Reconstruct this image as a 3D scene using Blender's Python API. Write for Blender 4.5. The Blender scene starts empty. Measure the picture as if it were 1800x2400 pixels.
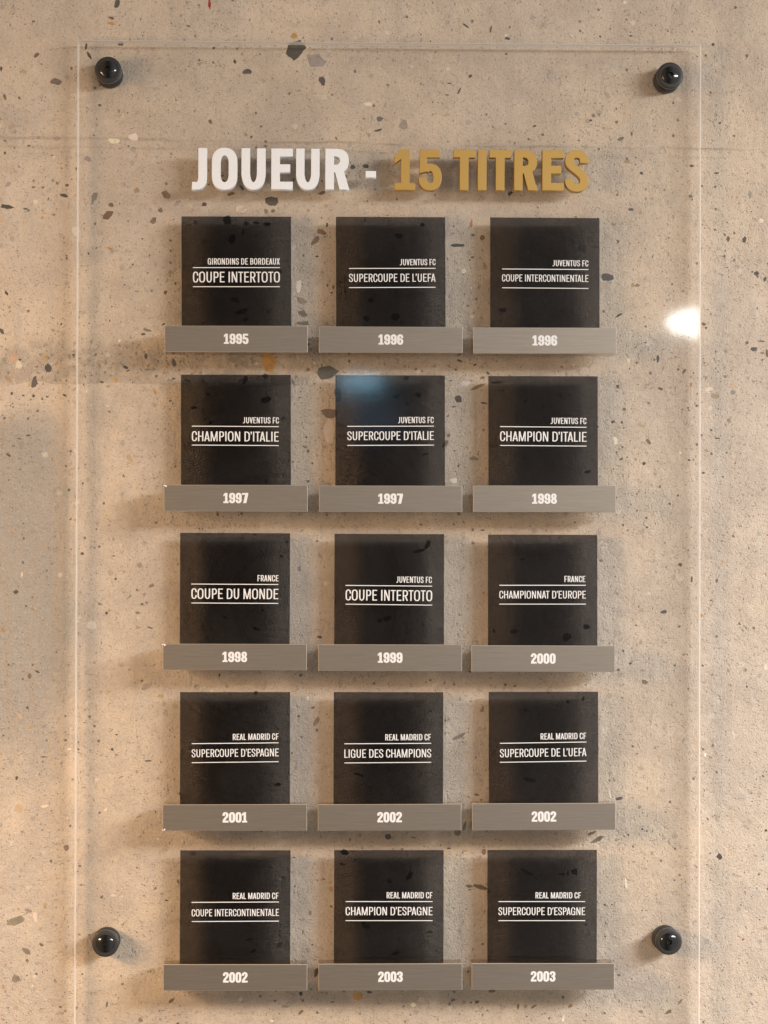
import bpy, bmesh, math, random
from mathutils import Vector, Matrix
from mathutils.geometry import delaunay_2d_cdt

# ------------------------------------------------------------------ camera, world, lights, exposure
scene = bpy.context.scene
COL = scene.collection
rad = math.radians
MM = 0.001
PXM = 0.000389            # metres on the panel's front per photograph pixel (the plaques are 100 mm squares)
DIST, FPX = 1.72, 4420.0
YAW, PITCH = rad(1.8), rad(0.7)
FOOT = (665.0, 1410.0)    # where the line of sight is square to the panel
CAM = Vector(((FOOT[0]-900)*PXM, -DIST, (1200-FOOT[1])*PXM))
PP = (FOOT[0]+FPX*math.tan(YAW), FOOT[1]-FPX*math.tan(PITCH))

cam_data = bpy.data.cameras.new('camera')
cam = bpy.data.objects.new('camera', cam_data)
COL.objects.link(cam)
cam.location = CAM
cam.rotation_mode = 'XYZ'
cam.rotation_euler = (rad(90)+PITCH, 0, -YAW)
cam_data.sensor_fit = 'VERTICAL'
cam_data.sensor_height = 36.0
cam_data.lens = FPX/2400*36.0
cam_data.shift_x = (900-PP[0])/2400
cam_data.shift_y = (PP[1]-1200)/2400
cam_data.clip_start, cam_data.clip_end = 0.05, 50
scene.camera = cam

world = bpy.data.worlds.new('World')
scene.world = world
world.use_nodes = True
wt = world.node_tree
bg = wt.nodes['Background']
# added room fill shaped by side: dim behind camera, daylight right, warm lamplight left
_tc = wt.nodes.new('ShaderNodeTexCoord')
_sp = wt.nodes.new('ShaderNodeSeparateXYZ')
wt.links.new(_tc.outputs['Generated'], _sp.inputs[0])
_mr = wt.nodes.new('ShaderNodeMapRange')
_mr.inputs['From Min'].default_value, _mr.inputs['From Max'].default_value = -1, 1
wt.links.new(_sp.outputs[0], _mr.inputs['Value'])
_cr = wt.nodes.new('ShaderNodeValToRGB')
_stops = [(0.0, (0.62, 0.44, 0.27)), (0.24, (0.50, 0.37, 0.24)), (0.45, (0.07, 0.062, 0.054)), (0.51, (0.10, 0.095, 0.09)),
          (0.59, (0.30, 0.29, 0.28)), (0.74, (0.64, 0.63, 0.62)), (1.0, (0.74, 0.73, 0.72))]
for i, (p, c) in enumerate(_stops):
    e = _cr.color_ramp.elements[i] if i < 2 else _cr.color_ramp.elements.new(p)
    e.position = p
    e.color = c+(1,)
wt.links.new(_mr.outputs[0], _cr.inputs[0])
wt.links.new(_cr.outputs[0], bg.inputs['Color'])
bg.inputs['Strength'].default_value = 1.0

def area(name, loc, target, size, power, color, size_y=None, shape='RECTANGLE'):
    l = bpy.data.lights.new(name, 'AREA')
    l.shape = shape if size_y else ('DISK' if shape == 'DISK' else 'SQUARE')
    l.size = size
    if size_y: l.size_y = size_y
    l.energy = power
    l.color = color
    o = bpy.data.objects.new(name, l)
    COL.objects.link(o)
    o.location = loc
    o.rotation_euler = (Vector(target)-Vector(loc)).to_track_quat('-Z', 'Y').to_euler()
    return o

# window light from the upper right, a row of warm gallery lamps on the left
o = area('window_light', (2.05, -1.50, 0.74), (0.42, 0, -1.30), 1.70, 41, (1.0, 0.965, 0.93), 0.24)
o.data.spread = rad(95)
for i, (x, y, z) in enumerate([(-0.84, -0.72, -0.08), (-1.05, -0.76, 0.04), (-1.32, -0.80, 0.15), (-1.66, -0.86, 0.26)]):
    o = area('gallery_lamp', (x, y, z), (-0.05, 0, z-0.62), 0.16, (1.45, 2.2, 2.8, 2.8)[i], (1.0, 0.635, 0.34), shape='DISK')
    o.data.spread = rad(125)

def mirror_point(px, py, ydist):
    """Where a lamp hangs whose image in the panel is seen at this pixel."""
    p = Vector(((px-900)*PXM, 0, (1200-py)*PXM))
    d = (p-CAM)
    k = ydist/d.y
    return Vector((p.x+d.x*k, -ydist, p.z+d.z*k))
# the lamp and the screen that the photograph shows mirrored in the panel
m = mirror_point(1646, 750, 2.4)
area('lamp_mirrored', m, (m.x, 0, m.z), 0.142, 0.55, (1.0, 0.98, 0.95), 0.060, 'ELLIPSE')
m = mirror_point(846, 894, 2.0)
area('screen_mirrored', m, (m.x, 0, m.z), 0.078, 0.105, (0.36, 0.74, 1.0), 0.021)
m = mirror_point(880, 985, 2.0)
area('screen_mirrored', m, (m.x, 0, m.z), 0.10, 0.016, (0.38, 0.6, 1.0), 0.040)

vs = scene.view_settings
vs.view_transform = 'Standard'
vs.look = 'None'
vs.exposure = 0.12
vs.gamma = 1.0
vs.use_curve_mapping = False
cy = scene.cycles
cy.transparent_max_bounces = 48
cy.max_bounces = 10
cy.diffuse_bounces = 4
cy.glossy_bounces = 4

# depths along y (the camera looks along +y): panel front at 0
PLATE_T = 8*MM
GAP = 7.6*MM
YW = PLATE_T+GAP           # wall face
LET = 8*MM                 # raised letters
BAR = 20*MM                # year bars
FILM = 0.4*MM

CAMROT = cam.rotation_euler.to_matrix()
def unproj(px, py, y):
    """pixel of the photograph -> (x, z) on the plane at depth y"""
    d = CAMROT @ Vector(((px-PP[0])/FPX, -(py-PP[1])/FPX, -1.0))
    k = (y-CAM.y)/d.y
    return Vector((CAM.x+d.x*k, CAM.z+d.z*k))

# ------------------------------------------------------------------ materials
def new_mat(name):
    m = bpy.data.materials.new(name)
    m.use_nodes = True
    nt = m.node_tree
    nt.nodes.clear()
    out = nt.nodes.new('ShaderNodeOutputMaterial')
    return m, nt, out

class NB:
    """small node helper"""
    def __init__(s, nt): s.nt = nt
    def n(s, t, **kw):
        x = s.nt.nodes.new(t)
        for k, v in kw.items(): setattr(x, k, v)
        return x
    def l(s, a, b): s.nt.links.new(a, b)
    def setin(s, sock, v):
        if isinstance(v, bpy.types.NodeSocket): s.l(v, sock)
        else: sock.default_value = v
    def math(s, op, a, b=0.0, c=None, clamp=False):
        x = s.n('ShaderNodeMath', operation=op, use_clamp=clamp)
        s.setin(x.inputs[0], a); s.setin(x.inputs[1], b)
        if c is not None: s.setin(x.inputs[2], c)
        return x.outputs[0]
    def noise(s, vec, scale, detail=3, rough=0.55, dist=0.0):
        x = s.n('ShaderNodeTexNoise')
        s.l(vec, x.inputs['Vector'])
        x.inputs['Scale'].default_value = scale
        x.inputs['Detail'].default_value = detail
        x.inputs['Roughness'].default_value = rough
        x.inputs['Distortion'].default_value = dist
        return x.outputs['Fac']
    def voro(s, vec, scale, rand=1.0):
        x = s.n('ShaderNodeTexVoronoi', feature='F1')
        s.l(vec, x.inputs['Vector'])
        x.inputs['Scale'].default_value = scale
        x.inputs['Randomness'].default_value = rand
        return x.outputs['Distance'], x.outputs['Color']
    def ramp(s, v, lo, hi, a=0.0, b=1.0, smooth=True):
        x = s.n('ShaderNodeMapRange', interpolation_type='SMOOTHSTEP' if smooth else 'LINEAR')
        s.setin(x.inputs['Value'], v)
        x.inputs['From Min'].default_value = lo; x.inputs['From Max'].default_value = hi
        x.inputs['To Min'].default_value = a; x.inputs['To Max'].default_value = b
        return x.outputs['Result']
    def mix(s, f, a, b, mode='MIX'):
        x = s.n('ShaderNodeMix', data_type='RGBA', blend_type=mode)
        s.setin(x.inputs[0], f); s.setin(x.inputs[6], a); s.setin(x.inputs[7], b)
        return x.outputs[2]
    def mapping(s, vec, scale=(1, 1, 1), loc=(0, 0, 0)):
        x = s.n('ShaderNodeMapping')
        s.l(vec, x.inputs['Vector'])
        x.inputs['Scale'].default_value = scale
        x.inputs['Location'].default_value = loc
        return x.outputs['Vector']
    def principled(s, **kw):
        x = s.n('ShaderNodeBsdfPrincipled')
        for k, v in kw.items(): s.setin(x.inputs[k.replace('_', ' ')], v)
        return x

def schlick(b, f0=0.04):
    g = b.n('ShaderNodeNewGeometry')
    d = b.n('ShaderNodeVectorMath', operation='DOT_PRODUCT')
    b.l(g.outputs['Normal'], d.inputs[0]); b.l(g.outputs['Incoming'], d.inputs[1])
    c = b.math('ABSOLUTE', d.outputs['Value'])
    p = b.math('POWER', b.math('SUBTRACT', 1.0, c, clamp=True), 5.0)
    return b.math('MULTIPLY_ADD', p, 1-f0, f0)

def clear_mat(name, tint, rough, f0=0.04, haze=0.0, haze_col=(0.8, 0.76, 0.7, 1), dust=0.0):
    """clear or smoked acrylic: what lies behind shows through, lamps mirror in it"""
    m, nt, out = new_mat(name)
    b = NB(nt)
    tr = b.n('ShaderNodeBsdfTransparent'); b.setin(tr.inputs['Color'], tint)
    gl = b.n('ShaderNodeBsdfGlossy'); gl.inputs['Roughness'].default_value = rough
    gl.inputs['Color'].default_value = (1, 1, 1, 1)
    base = tr.outputs[0]
    if haze:
        df = b.n('ShaderNodeBsdfDiffuse'); df.inputs['Color'].default_value = haze_col
        tl = b.n('ShaderNodeBsdfTranslucent'); tl.inputs['Color'].default_value = haze_col
        a = b.n('ShaderNodeMixShader'); a.inputs[0].default_value = 0.5
        b.l(df.outputs[0], a.inputs[1]); b.l(tl.outputs[0], a.inputs[2])
        h = b.n('ShaderNodeMixShader'); b.setin(h.inputs[0], haze)
        b.l(tr.outputs[0], h.inputs[1]); b.l(a.outputs[0], h.inputs[2])
        base = h.outputs[0]
    if dust:
        tc = b.n('ShaderNodeTexCoord').outputs['Object']
        gm = b.n('ShaderNodeNewGeometry').outputs['Position']
        d, col = b.voro(gm, 170)
        s2 = b.n('ShaderNodeSeparateColor'); b.l(col, s2.inputs[0])
        sp = b.math('MULTIPLY', b.ramp(d, 0.035, 0.055, 1, 0), b.math('LESS_THAN', s2.outputs[0], 0.035))
        sm = b.math('MULTIPLY', b.ramp(b.noise(gm, 14.0, 4, 0.6, 0.6), 0.42, 0.70), dust)
        b.setin(h.inputs[0], b.math('MAXIMUM', b.math('MULTIPLY', sp, 0.5), sm))
    mx = b.n('ShaderNodeMixShader')
    b.l(schlick(b, f0), mx.inputs[0]); b.l(base, mx.inputs[1]); b.l(gl.outputs[0], mx.inputs[2])
    b.l(mx.outputs[0], out.inputs['Surface'])
    return m

M_CLEAR = clear_mat('clear_acrylic', (0.997, 0.997, 0.995, 1), 0.05, 0.022)
M_RIM = clear_mat('acrylic_polished_rim', (0.9, 0.88, 0.85, 1), 0.12, 0.12, 0.50, (0.92, 0.93, 0.95, 1))
M_EDGE = clear_mat('acrylic_cut_edge', (0.80, 0.78, 0.74, 1), 0.15, 0.06, 0.55, (0.86, 0.83, 0.78, 1))
M_BLOCK = clear_mat('clear_block', (0.70, 0.64, 0.56, 1), 0.06, 0.05, 0.06, (0.35, 0.28, 0.2, 1))
M_FILM = clear_mat('smoked_film', (0.300, 0.298, 0.308, 1), 0.085, 0.032, 0.004, (0.6, 0.6, 0.6, 1), 0.011)

def plain(name, color, rough, metallic=0.0, spec=0.5, grain=0.0, scale=800, bump=0.0, coat=0.0):
    m, nt, out = new_mat(name)
    b = NB(nt)
    tc = b.n('ShaderNodeTexCoord').outputs['Object']
    nz = b.noise(tc, scale, 3)
    c = b.mix(b.ramp(nz, 0.25, 0.75, 0, 1), tuple(v*(1-grain) for v in color)+(1,), tuple(min(1, v*(1+grain)) for v in color)+(1,))
    p = b.principled(Base_Color=c, Roughness=rough, Metallic=metallic, Specular_IOR_Level=spec, Coat_Weight=coat)
    if bump:
        bp = b.n('ShaderNodeBump'); bp.inputs['Strength'].default_value = bump; bp.inputs['Distance'].default_value = 0.0004
        b.l(nz, bp.inputs['Height']); b.l(bp.outputs[0], p.inputs['Normal'])
    b.l(p.outputs[0], out.inputs['Surface'])
    return m

M_WHITE = plain('white_letter_face', (0.65, 0.68, 0.725), 0.5, grain=0.02, scale=300)
M_PRINT = plain('white_print', (0.60, 0.615, 0.635), 0.55, grain=0.02, scale=500)
M_GOLD = plain('gold_paint', (0.425, 0.272, 0.075), 0.5, metallic=0.40, grain=0.10, scale=1500, bump=0.25)
M_BLACK = plain('black_anodised', (0.024, 0.023, 0.023), 0.5, metallic=0.0, spec=0.4, grain=0.15, scale=900)
M_SCREW = plain('black_gloss_screw', (0.006, 0.006, 0.006), 0.13, spec=0.6, grain=0.1)
M_SOCKET = plain('socket_black', (0.004, 0.004, 0.004), 0.25, grain=0.1)
M_GASKET = plain('pale_washer', (0.30, 0.27, 0.25), 0.4, grain=0.05)
M_FLAKE = plain('torn_film', (0.72, 0.70, 0.68), 0.35, grain=0.1)

# brushed face of the year bars: fine horizontal hairlines
def brushed():
    m, nt, out = new_mat('brushed_metal')
    b = NB(nt)
    tc = b.n('ShaderNodeTexCoord').outputs['Object']
    oi = b.n('ShaderNodeObjectInfo')
    off = b.n('ShaderNodeCombineXYZ')
    b.l(b.math('MULTIPLY', oi.outputs['Random'], 7.0), off.inputs[0]); b.l(b.math('MULTIPLY', oi.outputs['Random'], 3.0), off.inputs[2])
    add = b.n('ShaderNodeVectorMath', operation='ADD'); b.l(tc, add.inputs[0]); b.l(off.outputs[0], add.inputs[1])
    v1 = b.mapping(add.outputs[0], (45, 1, 2300))
    v2 = b.mapping(add.outputs[0], (22, 1, 900))
    h1 = b.noise(v1, 1.0, 4, 0.65); h2 = b.noise(v2, 1.0, 3, 0.6)
    h = b.math('ADD', b.math('MULTIPLY', h1, 0.6), b.math('MULTIPLY', h2, 0.4))
    c = b.mix(b.ramp(h, 0.36, 0.64, 0, 1, False), (0.335, 0.288, 0.240, 1), (0.415, 0.365, 0.310, 1))
    bp = b.n('ShaderNodeBump'); bp.inputs['Strength'].default_value = 0.25; bp.inputs['Distance'].default_value = 0.0002
    b.l(h, bp.inputs['Height'])
    p = b.principled(Base_Color=c, Roughness=0.38, Metallic=0.93)
    b.l(bp.outputs[0], p.inputs['Normal'])
    b.l(p.outputs[0], out.inputs['Surface'])
    return m
M_BRUSH = brushed()
M_CORE = plain('bright_cut_rim', (0.42, 0.365, 0.31), 0.45, metallic=0.3, grain=0.05)

def concrete():
    m, nt, out = new_mat('exposed_aggregate_concrete')
    b = NB(nt)
    tc = b.n('ShaderNodeTexCoord').outputs['Object']
    sep = b.n('ShaderNodeSeparateXYZ'); b.l(tc, sep.inputs[0])
    X, Z = sep.outputs[0], sep.outputs[2]
    big = b.noise(tc, 5.0, 4, 0.6, 0.4)
    mid = b.noise(tc, 26.0, 5, 0.62, 0.3)
    sm = b.noise(tc, 110.0, 4, 0.6)
    gr = b.noise(tc, 620.0, 3, 0.7)
    fine = b.noise(tc, 1300.0, 2, 0.6)
    streak = b.noise(b.mapping(tc, (55, 55, 7)), 1.0, 4, 0.6)
    c = b.mix(b.ramp(big, 0.34, 0.66), (0.550, 0.457, 0.360, 1), (0.490, 0.425, 0.362, 1))
    c = b.mix(b.ramp(mid, 0.34, 0.70, 0, 0.62), c, (0.375, 0.322, 0.275, 1))
    blot = b.noise(b.mapping(tc, (1, 1, 1), (3.1, 0, 1.7)), 11.0, 6, 0.68, 0.8)
    c = b.mix(b.ramp(blot, 0.55, 0.72, 0, 0.38), c, (0.385, 0.345, 0.305, 1))
    c = b.mix(b.ramp(blot, 0.28, 0.42, 0.40, 0), c, (0.63, 0.52, 0.41, 1))
    och = b.noise(b.mapping(tc, (1, 1, 1), (7.7, 0, 4.2)), 75.0, 4, 0.6, 0.5)
    c = b.mix(b.ramp(och, 0.64, 0.78, 0, 0.40), c, (0.50, 0.33, 0.17, 1))
    c = b.mix(b.ramp(och, 0.22, 0.36, 0.35, 0), c, (0.33, 0.325, 0.32, 1))
    c = b.mix(b.ramp(sm, 0.60, 0.80, 0, 0.45), c, (0.60, 0.54, 0.46, 1))
    c = b.mix(b.ramp(streak, 0.56, 0.74, 0, 0.30), c, (0.33, 0.30, 0.27, 1))
    # the pour line under the first row: rough cement, shadow band painted darker
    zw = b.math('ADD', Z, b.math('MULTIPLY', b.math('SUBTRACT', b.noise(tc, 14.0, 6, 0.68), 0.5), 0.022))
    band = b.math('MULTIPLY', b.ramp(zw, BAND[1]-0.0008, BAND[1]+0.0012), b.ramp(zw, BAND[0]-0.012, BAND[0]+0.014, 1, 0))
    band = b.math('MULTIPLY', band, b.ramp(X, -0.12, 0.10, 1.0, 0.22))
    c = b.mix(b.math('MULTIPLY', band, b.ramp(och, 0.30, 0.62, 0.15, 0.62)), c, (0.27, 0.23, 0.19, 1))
    # rough grey zone low on the left
    xw = b.math('ADD', X, b.math('MULTIPLY', b.math('SUBTRACT', b.noise(tc, 7.0, 4), 0.5), 0.10))
    rz = b.math('MULTIPLY', b.ramp(xw, -0.315, -0.265, 1, 0), b.ramp(zw, BAND[1]-0.05, BAND[1]-0.01, 1, 0))
    rz = b.math('MULTIPLY', rz, b.ramp(zw, BAND[1]-0.40, BAND[1]-0.28, 0.15, 1))
    c = b.mix(b.math('MULTIPLY', rz, 0.9), c, (0.30, 0.285, 0.262, 1))
    # sand grains, light and dark
    c = b.mix(b.ramp(gr, 0.28, 0.47, 0.52, 0.0), c, (0.22, 0.18, 0.14, 1))
    c = b.mix(b.ramp(gr, 0.58, 0.74, 0.0, 0.50), c, (0.66, 0.58, 0.48, 1))
    c = b.mix(b.ramp(fine, 0.30, 0.45, 0.25, 0.0), c, (0.25, 0.20, 0.16, 1))
    heights = []
    # specks, flecks and air holes in three sizes
    warp = b.n('ShaderNodeTexNoise'); b.l(tc, warp.inputs['Vector']); warp.inputs['Scale'].default_value = 300
    wv = b.n('ShaderNodeVectorMath', operation='MULTIPLY_ADD')
    b.l(warp.outputs['Color'], wv.inputs[0]); wv.inputs[1].default_value = (0.0022, 0.0022, 0.0022); b.l(tc, wv.inputs[2])
    clus = b.ramp(b.noise(b.mapping(tc, (1, 1, 1), (1.3, 0, 5.1)), 16.0, 4, 0.65), 0.36, 0.66, 0.25, 2.4)
    for sc, dens, r0, op, dark, light in ((640, 0.07, 0.23, 0.70, (0.10, 0.085, 0.07, 1), (0.20, 0.15, 0.10, 1)),
                                          (430, 0.06, 0.22, 0.8, (0.085, 0.072, 0.06, 1), (0.16, 0.12, 0.08, 1)),
                                          (230, 0.035, 0.20, 0.75, (0.10, 0.085, 0.07, 1), (0.36, 0.25, 0.14, 1)),
                                          (100, 0.080, 0.22, 0.38, (0.20, 0.19, 0.18, 1), (0.48, 0.31, 0.16, 1)),
                                          (70, 0.060, 0.24, 0.50, (0.62, 0.57, 0.50, 1), (0.34, 0.32, 0.30, 1))):
        vv = b.mapping(wv.outputs[0], (1, 1, 1), (sc*0.013, 0.4, sc*0.007))
        d, col = b.voro(vv, sc)
        s2 = b.n('ShaderNodeSeparateColor'); b.l(col, s2.inputs[0])
        pick = b.math('LESS_THAN', s2.outputs[0], b.math('MULTIPLY', clus, dens))
        rr = b.math('MULTIPLY_ADD', s2.outputs[1], 0.22, r0-0.12)
        mask = b.math('MULTIPLY', b.ramp(b.math('SUBTRACT', d, rr), -0.06, 0.06, 1, 0), pick)
        mc = b.mix(b.ramp(s2.outputs[2], 0.55, 0.75), dark, light)
        c = b.mix(b.math('MULTIPLY', mask, op), c, mc)
        if sc > 200: heights.append((mask, -0.7))
    # formwork joint: a slightly sloping, broken double line
    zz = b.math('ADD', b.math('MULTIPLY_ADD', X, 0.0105, Z), b.math('MULTIPLY', b.math('SUBTRACT', b.noise(tc, 26.0, 5, 0.6), 0.5), 0.006))
    j1 = b.ramp(b.math('ABSOLUTE', b.math('SUBTRACT', zz, SEAM_Z)), 0.0003, 0.0018, 1, 0)
    j2 = b.ramp(b.math('ABSOLUTE', b.math('SUBTRACT', zz, SEAM_Z-0.0085)), 0.0003, 0.0016, 0.5, 0)
    lower = b.ramp(zz, SEAM_Z-0.010, SEAM_Z+0.001, 0, 1)
    brk = b.ramp(b.noise(tc, 14.0, 3), 0.34, 0.56)
    jj = b.math('MULTIPLY', b.math('MAXIMUM', j1, j2), brk)
    c = b.mix(b.math('MULTIPLY', jj, 0.36), c, (0.27, 0.235, 0.195, 1))
    hgt = b.math('MULTIPLY', gr, b.math('MULTIPLY_ADD', rz, 0.5, 0.72))
    hgt = b.math('MULTIPLY_ADD', fine, 0.22, hgt)
    hgt = b.math('MULTIPLY_ADD', sm, b.math('MULTIPLY_ADD', rz, 1.2, 1.05), hgt)
    hgt = b.math('MULTIPLY_ADD', mid, 1.6, hgt)
    pit = b.noise(tc, 210.0, 3, 0.55)
    hgt = b.math('MULTIPLY_ADD', b.ramp(pit, 0.22, 0.40, 1, 0), b.math('MULTIPLY_ADD', band, -1.3, -0.75), hgt)
    hgt = b.math('MULTIPLY_ADD', b.math('MULTIPLY', och, band), 2.5, hgt)
    hgt = b.math('MULTIPLY_ADD', band, -0.9, hgt)
    hgt = b.math('MULTIPLY_ADD', streak, b.math('MULTIPLY_ADD', rz, 3.5, 0.8), hgt)
    for mk, k in heights: hgt = b.math('MULTIPLY_ADD', mk, k, hgt)
    hgt = b.math('MULTIPLY_ADD', jj, -0.6, hgt)
    hgt = b.math('MULTIPLY_ADD', lower, 0.5, hgt)
    bp = b.n('ShaderNodeBump'); bp.inputs['Strength'].default_value = 0.85; bp.inputs['Distance'].default_value = 0.0016
    b.l(hgt, bp.inputs['Height'])
    p = b.principled(Base_Color=c, Roughness=0.88, Specular_IOR_Level=0.25)
    b.l(bp.outputs[0], p.inputs['Normal'])
    b.l(p.outputs[0], out.inputs['Surface'])
    return m
SEAM_Z = unproj(900, 338, YW)[1]
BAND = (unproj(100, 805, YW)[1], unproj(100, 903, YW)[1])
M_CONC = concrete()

def stone_mat():
    m, nt, out = new_mat('embedded_stone')
    b = NB(nt)
    tc = b.n('ShaderNodeTexCoord').outputs['Object']
    at = b.n('ShaderNodeAttribute', attribute_name='stone_colour')
    n1 = b.noise(tc, 130, 5, 0.6, 0.8); n2 = b.noise(tc, 700, 3, 0.6)
    c = b.mix(b.ramp(n1, 0.35, 0.70, 0, 0.55), at.outputs['Color'], (1.35, 1.28, 1.2, 1), 'MULTIPLY')
    c = b.mix(b.ramp(n1, 0.30, 0.48, 0.5, 0), c, (0.55, 0.55, 0.58, 1), 'MULTIPLY')
    c = b.mix(b.ramp(n2, 0.62, 0.78, 0, 0.30), c, (0.42, 0.37, 0.31, 1))
    bp = b.n('ShaderNodeBump'); bp.inputs['Strength'].default_value = 0.5; bp.inputs['Distance'].default_value = 0.0006
    b.l(n1, bp.inputs['Height'])
    p = b.principled(Base_Color=c, Roughness=0.62, Specular_IOR_Level=0.35)
    b.l(bp.outputs[0], p.inputs['Normal'])
    b.l(p.outputs[0], out.inputs['Surface'])
    return m
M_STONE = stone_mat()

# ------------------------------------------------------------------ object helpers
def link(name, mesh, mats, parent=None):
    for m_ in mats: mesh.materials.append(m_)
    o = bpy.data.objects.new(name, mesh)
    COL.objects.link(o)
    if parent: o.parent = parent
    return o
def empty(name, loc, label, cat, group=None, roty=0.0):
    o = bpy.data.objects.new(name, None)
    o.empty_display_size = 0.01
    COL.objects.link(o)
    o.location = loc
    o.rotation_euler = (0, roty, 0)
    tag(o, label, cat, group)
    return o
def tag(o, label, cat, group=None):
    o['label'] = label; o['category'] = cat
    if group: o['group'] = group
def from_bm(bm, name='mesh'):
    me = bpy.data.meshes.new(name)
    bmesh.ops.recalc_face_normals(bm, faces=bm.faces)
    bm.to_mesh(me); bm.free()
    return me
def smooth(me, on=True):
    me.polygons.foreach_set('use_smooth', [on]*len(me.polygons))

def prism(corners, y0, y1, bevel=0.0, side_mat=0, segs=1, bevel_mat=None):
    """corners: four (x, z) going round; solid between depths y0 (front) and y1"""
    bm = bmesh.new()
    a = [bm.verts.new((c[0], y0, c[1])) for c in corners]
    d = [bm.verts.new((c[0], y1, c[1])) for c in corners]
    f0 = bm.faces.new(a); f1 = bm.faces.new(d[::-1])
    n = len(a)
    for i in range(n):
        f = bm.faces.new((a[i], d[i], d[(i+1) % n], a[(i+1) % n])); f.material_index = side_mat
    bmesh.ops.recalc_face_normals(bm, faces=bm.faces)
    if bevel:
        es = [e for e in bm.edges if f0 in e.link_faces or (bevel_mat is not None and f1 in e.link_faces)]
        bmesh.ops.bevel(bm, geom=es, offset=bevel, segments=segs, affect='EDGES', profile=0.5, material=side_mat if bevel_mat is None else bevel_mat)
    return from_bm(bm)

# ------------------------------------------------------------------ the concrete wall with its stones
rng = random.Random(11)
TONES = {'D': (0.075, 0.068, 0.062), 'K': (0.045, 0.042, 0.042), 'B': (0.15, 0.105, 0.068), 'O': (0.36, 0.20, 0.065),
         'G': (0.235, 0.21, 0.185), 'W': (0.52, 0.46, 0.385), 'R': (0.27, 0.035, 0.018), 'T': (0.33, 0.25, 0.165), 'N': (0.17, 0.14, 0.115)}
OFF = {1: (0, 0), 2: (900, 0), 3: (0, 600), 4: (900, 600), 5: (0, 1200), 6: (900, 1200), 7: (0, 1800), 8: (900, 1800)}
KZ = 900/1659
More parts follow.
